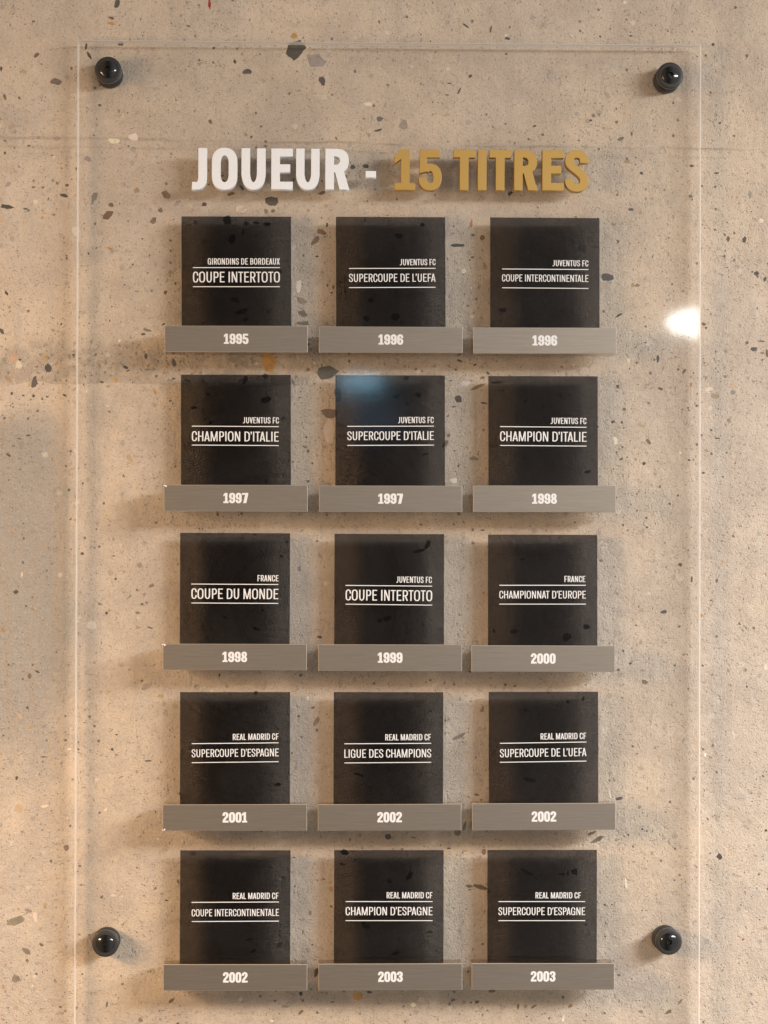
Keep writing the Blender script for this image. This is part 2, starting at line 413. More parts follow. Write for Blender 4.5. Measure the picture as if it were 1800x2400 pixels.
# the stones one can tell apart: area, centre, width, height, turn in degrees, tone
STONES = """1 505 15 22 45 15 D;1 905 20 13 52 -8 R;1 482 78 28 18 20 B;1 482 102 34 12 15 O;1 815 112 26 10 15 B;1 1272 155 36 32 0 O;1 1278 216 82 84 10 D;1 1370 262 108 62 15 G;1 1393 350 28 50 -15 D;1 1068 310 42 24 -15 D;1 1015 266 14 20 0 D;1 158 238 36 18 -45 B;1 243 353 54 30 12 N;1 522 190 30 24 0 D;1 372 200 11 40 8 D;1 386 240 14 44 -25 D;1 20 418 14 30 -20 B;1 5 297 12 24 0 D;1 908 525 18 22 0 B;1 1640 515 34 22 0 N;1 1062 582 18 20 0 G;1 1635 562 40 9 -15 D;1 1590 450 45 20 0 W;1 432 455 16 13 0 B;1 380 688 38 26 20 G;1 408 850 24 52 25 G;1 480 886 24 22 0 B;1 718 842 44 34 30 B;1 768 877 44 20 -45 G;1 882 882 32 22 20 D;1 1172 867 76 44 8 D;1 1000 838 40 16 -10 B;1 465 928 56 34 -30 B;1 664 950 36 26 -50 B;1 693 908 22 24 30 N;1 28 893 62 24 5 D;1 36 797 32 18 -45 G;1 110 902 20 10 0 D;1 278 845 36 16 10 D;1 290 800 20 12 -20 B;1 182 940 14 14 0 O;1 232 927 16 13 0 O;1 152 873 20 22 0 W;1 1040 903 50 30 0 W;1 1180 912 20 20 0 B;1 1580 718 32 18 10 D;1 1525 722 20 20 30 D;1 1045 812 14 30 -30 D;1 1390 833 36 16 -20 B;1 1430 940 24 18 0 T;1 1413 972 11 22 0 D;1 1390 1003 48 26 25 B;1 1362 1040 48 26 -55 B;1 590 822 28 24 0 T;1 400 560 20 14 0 W;1 525 520 30 56 15 W;1 578 592 44 34 0 W;1 490 608 50 24 0 W;1 1420 215 34 34 0 W;1 478 1075 20 12 0 O;1 980 950 46 40 25 K;1 1065 965 30 20 0 K;1 1108 962 30 16 10 K;1 1155 968 34 20 0 K;1 1005 1032 32 46 10 K;1 1050 1002 12 30 0 K;1 845 962 20 22 0 B
2 352 110 34 12 35 D;2 462 127 11 34 5 D;2 535 166 30 14 12 D;2 1066 155 20 10 5 D;2 934 157 14 9 20 D;2 1518 32 14 14 0 B;2 1568 242 13 18 0 B;2 1422 192 18 14 0 D;2 85 540 40 52 12 G;2 325 392 12 42 30 D;2 272 410 20 6 0 D;2 374 328 20 13 -30 D;2 282 360 20 7 0 D;2 965 412 42 18 40 G;2 1005 527 18 16 0 B;2 945 303 24 20 0 W;2 960 357 24 22 0 W;2 276 298 22 14 0 W;2 120 288 24 13 0 W;2 528 233 14 11 0 B;2 905 500 18 13 0 B;2 893 520 14 9 0 D;2 525 535 14 9 0 B;2 650 545 22 9 -20 D;2 545 570 18 13 0 T;2 1025 600 38 16 -25 N;2 1070 577 11 22 0 D;2 1505 397 20 18 0 T;2 1436 748 22 11 0 D;2 1330 717 22 11 0 D;2 1355 715 13 10 0 O;2 1325 848 24 18 -25 N;2 1050 698 30 18 0 T;2 1112 748 16 14 0 D;2 1068 905 26 14 0 D;2 1108 920 20 15 0 T;2 1582 840 17 44 0 G;2 990 760 16 11 0 T;2 545 835 26 20 -45 D;2 378 965 14 36 10 O;2 426 1027 32 26 -25 B;2 385 1015 20 13 0 B;2 315 1060 78 15 3 D;2 1558 1035 24 36 15 D;2 1487 1033 15 24 0 B;2 1430 992 12 11 0 B;2 1630 955 20 22 0 W;2 166 970 30 16 10 K;2 65 1020 40 28 15 K;2 860 1070 38 44 0 G;2 1040 10 18 14 0 W;2 1220 320 24 8 -30 N
3 88 187 14 9 0 O;3 715 157 14 22 10 D;3 634 320 42 14 15 N;3 618 338 24 13 0 D;3 208 484 32 40 -15 D;3 197 440 18 22 0 O;3 62 440 44 34 0 T;3 85 448 15 12 0 D;3 148 547 24 54 12 D;3 255 480 14 11 0 O;3 543 481 26 15 25 D;3 500 533 16 30 -25 O;3 440 545 18 13 0 D;3 750 530 18 11 0 D;3 752 463 20 46 -5 D;3 668 588 13 24 -20 O;3 1028 458 92 30 16 G;3 1163 465 110 84 0 O;3 1418 505 98 64 -5 D;3 1508 455 12 24 -15 B;3 1145 520 30 24 0 D;3 1060 533 22 52 15 K;3 1150 620 52 30 -20 K;3 878 540 18 24 -20 B;3 1330 490 22 18 0 B;3 435 460 44 26 0 T;3 650 490 50 7 5 G;3 12 478 26 60 -20 G;3 38 530 56 22 45 T;3 80 470 38 42 0 W;3 145 605 15 18 0 D;3 205 608 18 8 0 D;3 280 602 22 9 25 D;3 100 603 14 8 0 D;3 122 775 24 9 -15 D;3 85 790 24 7 15 D;3 35 860 28 12 30 D;3 560 872 46 22 50 T;3 465 648 18 15 0 W;3 1305 195 44 32 0 T;3 1310 252 52 32 20 N;3 1312 290 56 20 0 N;3 1440 135 14 22 0 B;3 1290 130 30 62 0 W;3 1425 680 82 48 5 N;3 1420 758 50 108 0 W;3 1460 600 40 70 0 B;3 297 1010 11 14 0 D;3 357 982 9 10 0 D;3 960 665 30 28 0 G;3 910 720 16 18 0 K;3 840 655 30 16 0 K;3 1160 240 20 18 0 B;3 1015 190 52 26 20 K;3 1045 240 62 28 -10 K;3 1060 275 24 22 0 B;3 1600 190 28 28 0 B;3 1580 270 34 28 10 K
4 960 92 60 46 0 D;4 1610 75 24 18 -25 D;4 1645 100 14 26 20 D;4 1075 125 18 20 0 T;4 1245 122 6 12 0 D;4 1015 256 48 10 -30 D;4 1382 295 22 17 10 B;4 1183 443 13 38 8 D;4 1112 410 15 18 0 G;4 1130 375 18 7 0 D;4 1630 368 36 9 5 D;4 1600 402 34 18 0 D;4 1568 375 18 15 0 B;4 1655 420 14 40 0 B;4 1010 563 17 20 -15 D;4 1195 575 28 13 20 D;4 1038 662 15 14 0 B;4 1028 718 12 14 0 D;4 1080 660 26 11 0 T;4 1122 897 18 15 0 D;4 1352 647 20 11 0 D;4 1327 555 11 22 0 O;4 1510 555 40 24 -12 T;4 1430 605 36 24 0 T;4 1400 575 40 22 -20 W;4 1490 710 20 18 0 T;4 1508 590 26 18 0 G;4 1475 520 18 15 0 N;4 1500 495 10 9 0 R;4 1440 787 26 7 5 D;4 1380 937 18 8 0 D;4 1318 882 14 9 0 D;4 1338 880 9 14 0 O;4 1115 732 44 20 15 T;4 1000 800 28 44 0 W;4 985 718 11 13 0 D;4 1005 848 10 9 0 D;4 1270 1035 11 11 0 D;4 1480 850 9 11 0 D;4 1517 895 9 9 0 R;4 388 876 42 20 8 N;4 320 617 36 38 0 D;4 405 565 80 13 -22 B;4 350 550 52 34 -10 W;4 425 525 24 12 -20 B;4 432 635 32 9 5 D;4 325 452 28 12 15 D;4 392 470 22 12 -35 D;4 310 490 16 13 0 B;4 300 970 36 26 0 W;4 280 775 17 20 0 N;4 265 812 42 24 -55 B;4 345 65 20 24 0 W;4 380 262 18 17 0 W;4 435 45 20 40 -20 T;4 510 235 38 22 -10 K;4 50 265 40 44 0 K;4 55 605 36 20 -20 K;4 95 530 26 24 0 K;4 150 600 32 20 20 K;4 100 640 20 13 0 K;4 180 855 30 9 0 D;4 880 932 36 14 -10 K;4 610 875 14 11 0 D;4 490 545 60 12 -5 D;4 515 580 13 15 0 D
5 65 75 10 11 0 O;5 68 345 24 22 0 D;5 95 270 11 24 0 W;5 12 508 15 22 0 O;5 127 708 19 28 -10 B;5 162 690 22 9 20 D;5 112 407 14 8 20 D;5 85 455 11 11 0 G;5 140 880 26 20 -15 G;5 85 884 16 34 -30 T;5 130 930 20 20 0 T;5 655 318 26 14 -25 N;5 595 435 22 16 20 N;5 622 358 11 20 0 G;5 605 228 26 24 0 G;5 460 437 13 13 0 D;5 500 290 13 13 0 D;5 640 590 40 24 -35 W;5 648 500 38 8 20 N;5 595 500 20 11 0 T;5 485 1025 15 15 0 D;5 695 795 28 17 0 T;5 628 755 22 40 30 G;5 520 142 15 13 0 W;5 948 705 9 18 10 D;5 1010 705 26 20 0 W;5 1300 705 22 15 -40 N;5 1105 780 20 17 0 K;5 1330 805 13 22 0 W;5 1352 845 17 15 0 B;5 1368 905 24 48 30 N;5 1380 540 24 14 10 D;5 1380 185 15 19 0 T;5 1410 308 20 20 0 W;5 1295 245 13 28 0 G;5 1215 190 18 17 0 K;5 1240 130 15 11 0 K;5 1100 97 18 11 0 K;5 1135 425 13 13 0 K;5 970 455 28 15 35 K;5 1110 505 40 18 30 K;5 870 500 46 18 -35 G;5 375 825 16 22 20 W;5 300 1025 22 11 0 W;5 190 1058 26 6 0 D;5 640 1075 36 7 0 D;5 355 180 16 13 0 D;5 1640 470 26 18 -35 K;5 1645 140 13 13 0 W;5 40 950 20 18 0 G
6 150 168 60 18 -15 K;6 188 140 22 46 25 K;6 425 78 22 7 0 D;6 825 45 10 8 0 D;6 1137 66 11 11 0 D;6 1280 228 20 16 0 D;6 1460 125 13 13 -30 N;6 1467 215 20 22 0 T;6 1330 290 9 30 5 D;6 1208 432 30 19 0 D;6 1240 318 15 15 0 W;6 1373 448 11 15 0 O;6 1412 382 13 9 0 B;6 1413 260 11 11 0 T;6 1110 562 15 26 12 G;6 1090 490 9 8 0 D;6 1295 615 13 13 0 G;6 1127 735 28 20 20 B;6 1380 738 14 11 0 G;6 1567 754 12 13 0 D;6 1487 685 13 20 0 T;6 1650 672 18 40 0 W;6 1065 655 13 11 0 D;6 940 210 22 14 20 N;6 1210 935 15 17 0 T;6 1030 803 12 9 0 B;6 1420 1010 11 16 0 N;6 1510 965 10 50 -10 W;6 790 540 48 36 -30 K;6 875 495 34 26 15 K;6 562 515 34 20 -10 B;6 475 515 17 17 0 K;6 15 460 38 20 -10 K;6 325 970 74 16 -28 N;6 425 852 20 28 10 N;6 430 350 15 13 0 T;6 565 752 16 13 0 N;6 370 690 13 9 0 D;6 612 857 18 13 0 K;6 795 818 20 17 0 K;6 860 805 13 24 0 D;6 600 205 15 11 0 K;6 1190 1055 24 20 0 T
7 72 42 17 20 0 D;7 522 40 26 11 -20 T;7 418 50 20 17 0 W;7 85 175 42 38 10 T;7 287 345 22 34 -15 N;7 292 217 10 10 0 W;7 430 193 12 12 0 B;7 195 165 36 20 0 W;7 68 658 78 44 -22 N;7 152 640 20 52 -10 W;7 115 792 44 22 35 N;7 150 905 22 24 0 W;7 250 477 20 11 0 T;7 195 597 18 30 0 T;7 25 850 9 13 0 O;7 720 572 26 7 10 D;7 623 552 13 11 0 G;7 490 550 24 13 0 W;7 350 505 18 10 -30 N;7 15 945 13 20 0 O;7 25 965 9 13 0 O;7 70 1035 20 18 0 T;7 462 1020 11 26 10 N;7 740 1005 34 15 -40 B;7 1048 1010 11 15 0 T;7 1300 1055 32 16 -38 B;7 1235 1030 36 12 0 G;7 1300 975 18 24 0 D;7 1175 1092 20 13 0 W;7 1548 983 50 42 0 O;7 1595 968 26 13 0 D;7 1430 522 20 22 0 O;7 1400 480 13 11 0 B;7 1490 365 42 30 20 K;7 1480 415 36 9 5 D;7 1580 680 58 26 35 K;7 1270 387 14 7 0 D;7 1340 625 15 24 0 G;7 1210 765 22 28 0 G;7 835 370 30 18 0 B;7 810 760 28 38 0 G;7 1075 740 50 12 -10 B;7 1095 790 32 13 -25 K;7 770 490 13 24 0 N;7 600 210 34 10 -25 G;7 1555 30 50 16 20 K;7 1200 70 36 18 0 K;7 262 740 16 7 0 O;7 355 890 8 8 0 D
8 1015 132 34 18 0 D;8 922 310 70 26 -30 N;8 900 280 44 15 -20 B;8 1003 310 17 17 0 G;8 1103 170 17 17 0 G;8 1450 384 26 32 -15 D;8 1410 367 9 8 0 D;8 1157 370 13 20 0 T;8 1080 405 18 9 0 T;8 1302 492 8 8 0 B;8 1255 485 8 8 0 D;8 1465 647 12 11 0 G;8 1650 270 15 13 0 D;8 963 45 8 60 -10 W;8 975 110 8 50 -10 W;8 1045 500 12 62 -5 W;8 1620 460 10 9 -30 D;8 1550 740 8 11 0 R;8 1648 690 18 18 0 T;8 18 298 36 26 0 D;8 128 300 26 7 5 N;8 320 275 30 34 25 N;8 348 250 12 46 10 N;8 280 347 20 8 0 D;8 340 365 13 13 0 G;8 432 362 24 28 0 B;8 505 315 8 10 0 O;8 370 510 34 14 0 B;8 418 515 62 22 15 B;8 370 525 20 9 -15 G;8 452 535 15 17 0 D;8 620 450 74 16 25 B;8 822 448 36 34 -15 K;8 768 458 42 15 -5 K;8 795 455 9 24 0 K;8 110 465 26 52 35 K;8 25 490 24 22 0 K;8 195 707 34 15 0 B;8 50 800 42 15 -10 K;8 400 115 24 11 10 B;8 420 138 12 9 0 B;8 630 50 62 20 8 K;8 465 963 36 15 0 N;8 300 1002 26 12 -15 N;8 403 1010 22 15 -10 B;8 375 1013 13 9 0 D;8 580 1030 13 26 5 B;8 612 1030 18 20 0 T;8 645 1032 36 11 -28 B;8 805 1028 26 15 -40 O;8 500 1072 17 26 0 W;8 1110 1052 22 18 25 N;8 1227 1055 38 17 -28 B;8 1280 1010 12 34 35 G;8 775 1080 13 36 10 W;8 232 1087 13 13 0 G;8 160 1000 28 28 0 W;8 125 1022 26 22 0 W;8 345 1012 24 20 0 T"""

wall_bm = bmesh.new()
lay = wall_bm.loops.layers.float_color.new('stone_colour')
WX0, WX1, WZ0, WZ1, WT = -1.8, 1.8, -1.6, 1.6, 0.22
v = [wall_bm.verts.new(p) for p in ((WX0, YW, WZ0), (WX1, YW, WZ0), (WX1, YW, WZ1), (WX0, YW, WZ1),
                                    (WX0, YW+WT, WZ0), (WX1, YW+WT, WZ0), (WX1, YW+WT, WZ1), (WX0, YW+WT, WZ1))]
for q in ((0, 1, 2, 3), (7, 6, 5, 4), (4, 5, 1, 0), (1, 5, 6, 2), (2, 6, 7, 3), (3, 7, 4, 0)):
    wall_bm.faces.new([v[i] for i in q])

def add_stone(x, z, w, h, ang, tone, rise=0.18*MM, big=True):
    """one flint or pebble cut off nearly flush with the wall, with a broken outline"""
    n0 = rng.randint(5, 8) if big else rng.randint(4, 6)
    base, a = [], rng.random()*6.28
    for i in range(n0):
        t = a+(i+rng.uniform(-0.28, 0.28))*2*math.pi/n0
        r = rng.uniform(0.74, 1.20)
        base.append((math.cos(t)*r*w/2, math.sin(t)*r*h/2))
    pts = []
    k = 3 if big else 1
    for i in range(n0):
        p, q = base[i], base[(i+1) % n0]
        L = math.hypot(q[0]-p[0], q[1]-p[1])
        for j in range(k):
            f = j/k
            jx = rng.uniform(-0.06, 0.06)*L if j else 0
            jz = rng.uniform(-0.06, 0.06)*L if j else 0
            pts.append((p[0]+(q[0]-p[0])*f+jx, p[1]+(q[1]-p[1])*f+jz))
    ca, sa = math.cos(-ang), math.sin(-ang)
    g = rng.uniform(0.8, 1.22)
    cc = tuple(min(1, t*g*rng.uniform(0.94, 1.06)) for t in tone)+(1,)
    ring0, ring1 = [], []
    for (px, pz) in pts:
        rx, rz = px*ca-pz*sa, px*sa+pz*ca
        ring0.append(wall_bm.verts.new((x+rx, YW+0.25*MM, z+rz)))
        ring1.append(wall_bm.verts.new((x+rx*0.90, YW-rise*rng.uniform(0.55, 0.8), z+rz*0.90)))
    cen = wall_bm.verts.new((x, YW-rise, z))
    n = len(pts)
    for i in range(n):
        j = (i+1) % n
        for f in (wall_bm.faces.new((ring0[i], ring0[j], ring1[j], ring1[i])), wall_bm.faces.new((ring1[i], ring1[j], cen))):
            f.material_index = 1
            for lp in f.loops: lp[lay] = cc

for rec in STONES.replace('\n', ';').split(';'):
    f = rec.split()
    ox, oy = OFF[int(f[0])]
    px, py = ox+float(f[1])*KZ, oy+float(f[2])*KZ
    p = unproj(px, py, YW)
    k = KZ*PXM*(DIST+YW)/DIST
    add_stone(p[0], p[1], float(f[3])*k*1.06, float(f[4])*k*1.06, rad(float(f[5])), TONES[f[6]])
# small grit, denser along the pour line under the first row and in a few pockets
POCK = [(-0.10, 0.132, 0.42, 0.024, 4.2), (-0.08, 0.20, 0.30, 0.06, 1.3), (-0.29, 0.17, 0.10, 0.05, 2.0), (0.28, 0.05, 0.14, 0.07, 1.0),
        (0.02, 0.09, 0.12, 0.05, 1.8), (-0.02, -0.43, 0.34, 0.04, 1.2), (-0.33, -0.36, 0.06, 0.12, 0.9), (0.05, 0.235, 0.25, 0.04, 0.8)]
placed = 0
while placed < 1500:
    x, z = rng.uniform(-0.62, 0.62), rng.uniform(-0.70, 0.70)
    dens = 0.18+sum(a*math.exp(-((x-cx)/sx)**2-((z-cz)/sz)**2) for cx, cz, sx, sz, a in POCK)
    if rng.random()*3.2 > dens: continue
    w = min(9*MM, 1.1*MM*math.exp(abs(rng.gauss(0, 0.60))))
    tone = rng.choices(['D', 'N', 'B', 'T', 'O', 'W', 'G'], [18, 20, 16, 18, 7, 16, 16])[0]
    add_stone(x, z, w*rng.uniform(1.0, 1.7), w*rng.uniform(0.55, 0.95), rng.uniform(0, 3.14), TONES[tone], 0.15*MM, w > 3*MM)
    placed += 1
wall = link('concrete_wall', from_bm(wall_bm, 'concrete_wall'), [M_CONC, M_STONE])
tag(wall, 'rough beige concrete wall speckled with dark and ochre stones behind the clear panel', 'wall')

# ------------------------------------------------------------------ the clear panel
pc = [unproj(181.5, 93, 0), unproj(1644, 104.5, 0), unproj(1640.5, 2450, 0), unproj(173, 2450, 0)]
panel = link('clear_panel', prism(pc, 0, PLATE_T, 0.95*MM, 1, bevel_mat=2), [M_CLEAR, M_EDGE, M_RIM])
tag(panel, 'large clear acrylic panel held off the concrete wall by black fixings', 'panel')

# ------------------------------------------------------------------ lettering: a condensed gothic drawn here
def arc(cx, cy, rx, ry, a0, a1, n=14, e=2.25):
    out = []
    for i in range(n+1):
        t = rad(a0+(a1-a0)*i/n)
        c, s = math.cos(t), math.sin(t)
        out.append((cx+rx*math.copysign(abs(c)**(2/e), c), cy+ry*math.copysign(abs(s)**(2/e), s)))
    return out
def rect(x0, y0, x1, y1): return [(x0, y0), (x1, y0), (x1, y1), (x0, y1)]
def oval(x0, y0, x1, y1, R):
    cx, rx = (x0+x1)/2, (x1-x0)/2
    R = min(R, (y1-y0)/2)
    return arc(cx, y1-R, rx, R, 0, 180)+arc(cx, y0+R, rx, R, 180, 360)
def bez(p0, p1, p2, p3, n=12):
    return [tuple((1-t)**3*a+3*(1-t)**2*t*b_+3*(1-t)*t*t*c+t**3*d for a, b_, c, d in zip(p0, p1, p2, p3)) for t in [i/n for i in range(n+1)]]
def stroke(pts, s, h):
    q = [pts[0]]
    for p in pts[1:]:
        if math.hypot(p[0]-q[-1][0], p[1]-q[-1][1]) > 1e-4: q.append(p)
    L, R = [], []
    for i, p in enumerate(q):
        a = q[max(0, i-1)]; b_ = q[min(len(q)-1, i+1)]
        tx, ty = b_[0]-a[0], b_[1]-a[1]
        d = math.hypot(tx, ty); tx /= d; ty /= d
        w = 0.5*math.hypot(s*ty, h*tx)
        L.append((p[0]-ty*w, p[1]+tx*w)); R.append((p[0]+ty*w, p[1]-tx*w))
    return L+R[::-1]
def dshape(x0, y0, x1, y1, rx, R):
    R = min(R, (y1-y0)/2)
    return [(x0, y0)]+arc(x1-rx, y0+R, rx, R, -90, 0)+arc(x1-rx, y1-R, rx, R, 0, 90)+[(x0, y1)]

WID = dict(A=.57, B=.52, C=.53, D=.54, E=.46, F=.44, G=.56, H=.54, J=.37, L=.42, M=.70, N=.54, O=.58, P=.49, R=.52, S=.51, T=.49, U=.52, V=.54, X=.56)
def glyph(ch, st):
    """-> (width, solid polygons, hole polygons, left bearing, right bearing) for cap height 1"""
    s, h, heavy = st
    w = WID.get(ch, .58)
    if heavy: w = dict(O=.62, U=.59, E=.525, R=.585, T=.525, S=.575, J=.365).get(ch, w)
    o, R = 0.012, 0.34
    S_, R_ = .086, .050
    if ch == 'I': return s, [rect(0, 0, s, 1)], [], S_, S_
    if ch == 'E': return w, [rect(0, 0, s, 1), rect(0, 1-h, w, 1), rect(0, 0, w, h), rect(0, .5-h/2+.02, w*.88, .5+h/2+.02)], [], S_, .04
    if ch == 'F': return w, [rect(0, 0, s, 1), rect(0, 1-h, w, 1), rect(0, .48-h/2, w*.88, .48+h/2)], [], S_, .03
    if ch == 'L': return w, [rect(0, 0, s, 1), rect(0, 0, w, h)], [], S_, .02
    if ch == 'H': return w, [rect(0, 0, s, 1), rect(w-s, 0, w, 1), rect(0, .5-h/2, w, .5+h/2)], [], S_, S_
    if ch == 'T': return w, [rect(0, 1-h, w, 1), rect(w/2-s/2, 0, w/2+s/2, 1)], [], .01, .01
    if ch == 'O': return w, [oval(0, -o, w, 1+o, R)], [oval(s, h-o, w-s, 1-h+o, R-h*.8)], R_, R_
    if ch == 'U':
        p = [(s/2, 1), (s/2, R)]+arc(w/2, R-o+h/2, (w-s)/2, R, 180, 360)[1:-1]+[(w-s/2, R), (w-s/2, 1)]
        return w, [stroke(p, s, h)], [], S_, S_
    if ch == 'J':
        p = [(w-s/2, 1), (w-s/2, .30)]+arc(w*.30, .30+0.0, w-s/2-w*.30, .30-h/2+o, 0, -90)[1:]+[(0, h/2-o*.5)]
        return w, [stroke(p, s, h)], [], .01, S_
    if ch in 'CG':
        ry = R-h/2+o
        p = arc(w/2, 1-R, (w-s)/2, ry, 0, 180)+arc(w/2, R, (w-s)/2, ry, 180, 360)
        if ch == 'C': return w, [stroke([(w-s/2, 1-R-.02)]+p+[(w-s/2, R+.02)], s, h)], [], R_, .02
        return w, [stroke([(w-s/2, 1-R-.02)]+p+[(w-s/2, .50)], s, h), rect(w*.54, .50-h, w-s*.4, .50), rect(w-s*.72, 0, w, .3)], [], R_, .065
    if ch == 'D': return w, [dshape(0, 0, w, 1, w*.60, R)], [dshape(s, h, w-s, 1-h, w*.60-s*.85, R-h*.8)], S_, R_
    if ch in 'PR':
        y0 = .42
        sol = [rect(0, 0, s, 1), dshape(0, y0, w*(.97 if ch == 'R' else 1), 1, w*.48, .28)]
        hol = [dshape(s, y0+h, w*(.97 if ch == 'R' else 1)-s, 1-h, max(.02, w*.48-s*.8), .28-h*.7)]
        if ch == 'P': return w, sol, hol, S_, .03
        sol.append([(w*.36, y0+h*.5), (w*.36+s*1.05, y0+h*.5), (w, 0), (w-s*1.12, 0)])
        return w, sol, hol, S_, .03
    if ch == 'B':
        return w, [dshape(0, .48, w*.96, 1, w*.46, .26), dshape(0, 0, w, .48+h, w*.46, .28)], \
            [dshape(s, .48+h, w*.96-s, 1-h, max(.02, w*.46-s*.8), .26-h*.7), dshape(s, h, w-s, .48, max(.02, w*.46-s*.8), .28-h*.7)], S_, R_
    if ch == 'A':
        return w, [[(0, 0), (s*1.02, 0), (w/2+s*.5, 1), (w/2-s*.55, 1)], [(w, 0), (w-s*1.02, 0), (w/2-s*.5, 1), (w/2+s*.55, 1)], rect(w*.2, .21, w*.8, .21+h*.92)], [], 0, 0
    if ch == 'V':
        return w, [[(0, 1), (s*1.02, 1), (w/2+s*.5, 0), (w/2-s*.5, 0)], [(w, 1), (w-s*1.02, 1), (w/2-s*.5, 0), (w/2+s*.5, 0)]], [], 0, 0
    if ch == 'X':
        return w, [[(0, 1), (s*1.15, 1), (w, 0), (w-s*1.15, 0)], [(w, 1), (w-s*1.15, 1), (0, 0), (s*1.15, 0)]], [], 0, 0
    if ch == 'N':
        return w, [rect(0, 0, s*.92, 1), rect(w-s*.92, 0, w, 1), [(0, 1), (s*1.15, 1), (w, 0), (w-s*1.15, 0)]], [], S_, S_
    if ch == 'M':
        return w, [rect(0, 0, s*.92, 1), rect(w-s*.92, 0, w, 1), [(0, 1), (s*1.15, 1), (w/2+s*.42, 0), (w/2-s*.42, 0)],
                   [(w, 1), (w-s*1.15, 1), (w/2-s*.42, 0), (w/2+s*.42, 0)]], [], S_, S_
    if ch == 'S':
        rx, R2 = (w-s)/2, .262
        p = [(w-s/2, 1-R2-.045)]+arc(w/2, 1-R2, rx, R2-h/2+o, 0, 180)+bez((s/2, 1-R2), (s/2, .56), (w-s/2, .47), (w-s/2, R2+.01))[1:] \
            + arc(w/2, R2, rx, R2-h/2+o, 0, -180)[1:]+[(s/2, R2+.045)]
        return w, [stroke(p, s*.98, h*1.02)], [], .03, .035
    if ch == "'":
        return s*1.05, [[(0, 1), (s*1.05, 1), (s*1.05, .85), (s*.35, .68), (0, .68), (s*.42, .83), (0, .83)]], [], .03, .03
    if ch == '-': return .25, [rect(0, .29, .25, .45)], [], .1, .1
    # figures
    w = .585
    if ch == '0': return w, [oval(0, -o, w, 1+o, .32)], [oval(s, h-o, w-s, 1-h+o, .32-h*.8)], .02, .02
    if ch == '1':
        w = .50 if heavy else .42
        x = w*.315
        return w, [rect(0, 0, w, h*.9), rect(x, 0, x+s*.98, 1), [(x+s*.2, 1), (x, 1), (0, .83), (0, .64), (x+s*.1, .78)]], [], .02, .03
    if ch == '2':
        p = [(s/2, .66), (s/2, .73)]+arc(w/2, .73, (w-s)/2, .27-h/2+o, 180, 0)+bez((w-s/2, .73), (w-s/2, .52), (s*.62, .36), (s*.56, h*.5))[1:]
        return w, [stroke(p, s, h), rect(s*.06, 0, w, h)], [], .02, .02
    if ch == '3':
        rx = (w-s)/2
        p1 = [(s/2, .68), (s/2, .74)]+arc(w/2, .74, rx, .26-h/2+o, 180, 0)+arc(w*.42, .72, w-s/2-w*.42, .72-.525, 0, -90)[1:]+[(w*.33, .525)]
        p2 = [(w*.33, .525), (w*.42, .525)]+arc(w*.42, .28, w-s/2-w*.42, .525-.28, 90, 0)[1:]+arc(w/2, .27, rx, .27-h/2+o, 0, -180)[1:]+[(s/2, .33)]
        return w, [stroke(p1, s, h*.95), stroke(p2, s, h*.95)], [], .02, .02
    if ch == '5':
        rx = (w-s)/2
        p = [(s*.80, .50), (s*.98, .535)]+arc(w*.50, .335, w-s/2-w*.50, .655-h/2-.335, 100, 0)+arc(w/2, .29, rx, .29-h/2+o, 0, -180)+[(s/2, .31)]
        return w, [stroke(p, s, h), rect(.06*w, 1-h, w*.93, 1), [(.06*w, 1), (.06*w+s*.82, 1), (.05*w+s*.82, .60), (s*1.02, .46), (.03*w, .415)]], [], .02, .02
    if ch in '69':
        rx = (w-s)/2
        p = [(w-s/2, .72), (w-s/2, .29)]+arc(w/2, .28, rx, .28-h/2+o, 0, -180)[1:]+[(s/2, .34)]
        sol = [oval(0, .37, w, 1+o, .30), stroke(p, s, h)]
        hol = [oval(s, .37+h*.85, w-s, 1-h+o, .2)]
        if ch == '6':
            rot = lambda P: [(w-x, 1-y) for x, y in P]
            sol, hol = [rot(P) for P in sol], [rot(P) for P in hol]
        return w, sol, hol, .02, .02
    if ch == '7': return w, [rect(0, 1-h, w, 1), [(w-s*1.15, 1-h*.5), (w, 1-h*.5), (w, 1-h), (w*.24+s*1.1, 0), (w*.18, 0)]], [], .02, .02
    if ch == '8':
        hh = h*.78
        return w, [oval(.03, .46, w-.03, 1+o, .27), oval(0, -o, w, .54, .28)], [oval(.02+s*.98, .46+hh*1.05, w-.02-s*.98, 1-hh, .15), oval(s, hh, w-s, .54-hh*1.05, .16)], .02, .02
    raise ValueError(ch)

_cache = {}
def glyph_tris(ch, st):
    k = (ch, st)
    if k in _cache: return _cache[k]
    w, sol, hol, lb, rb = glyph(ch, st)
    vs_, fs = [], []
    for P in sol+hol:
        # each polygon must turn anticlockwise
        a = sum(P[i][0]*P[(i+1) % len(P)][1]-P[(i+1) % len(P)][0]*P[i][1] for i in range(len(P)))
        if a < 0: P = P[::-1]
        fs.append(list(range(len(vs_), len(vs_)+len(P))))
        vs_ += [Vector(p) for p in P]
    V, E, F, _, _, OF = delaunay_2d_cdt(vs_, [], fs, 0, 1e-6, True)
    ns = len(sol)
    tris = [tuple(f) for f, of in zip(F, OF) if of and not any(i >= ns for i in of)]
    cnt = {}
    for f in tris:
        for i in range(len(f)):
            e = (f[i], f[(i+1) % len(f)])
            cnt[e] = cnt.get(e, 0)+1
    border = [e for e in cnt if (e[1], e[0]) not in cnt]
    _cache[k] = (w, lb, rb, [tuple(v_) for v_ in V], tris, border)
    return _cache[k]

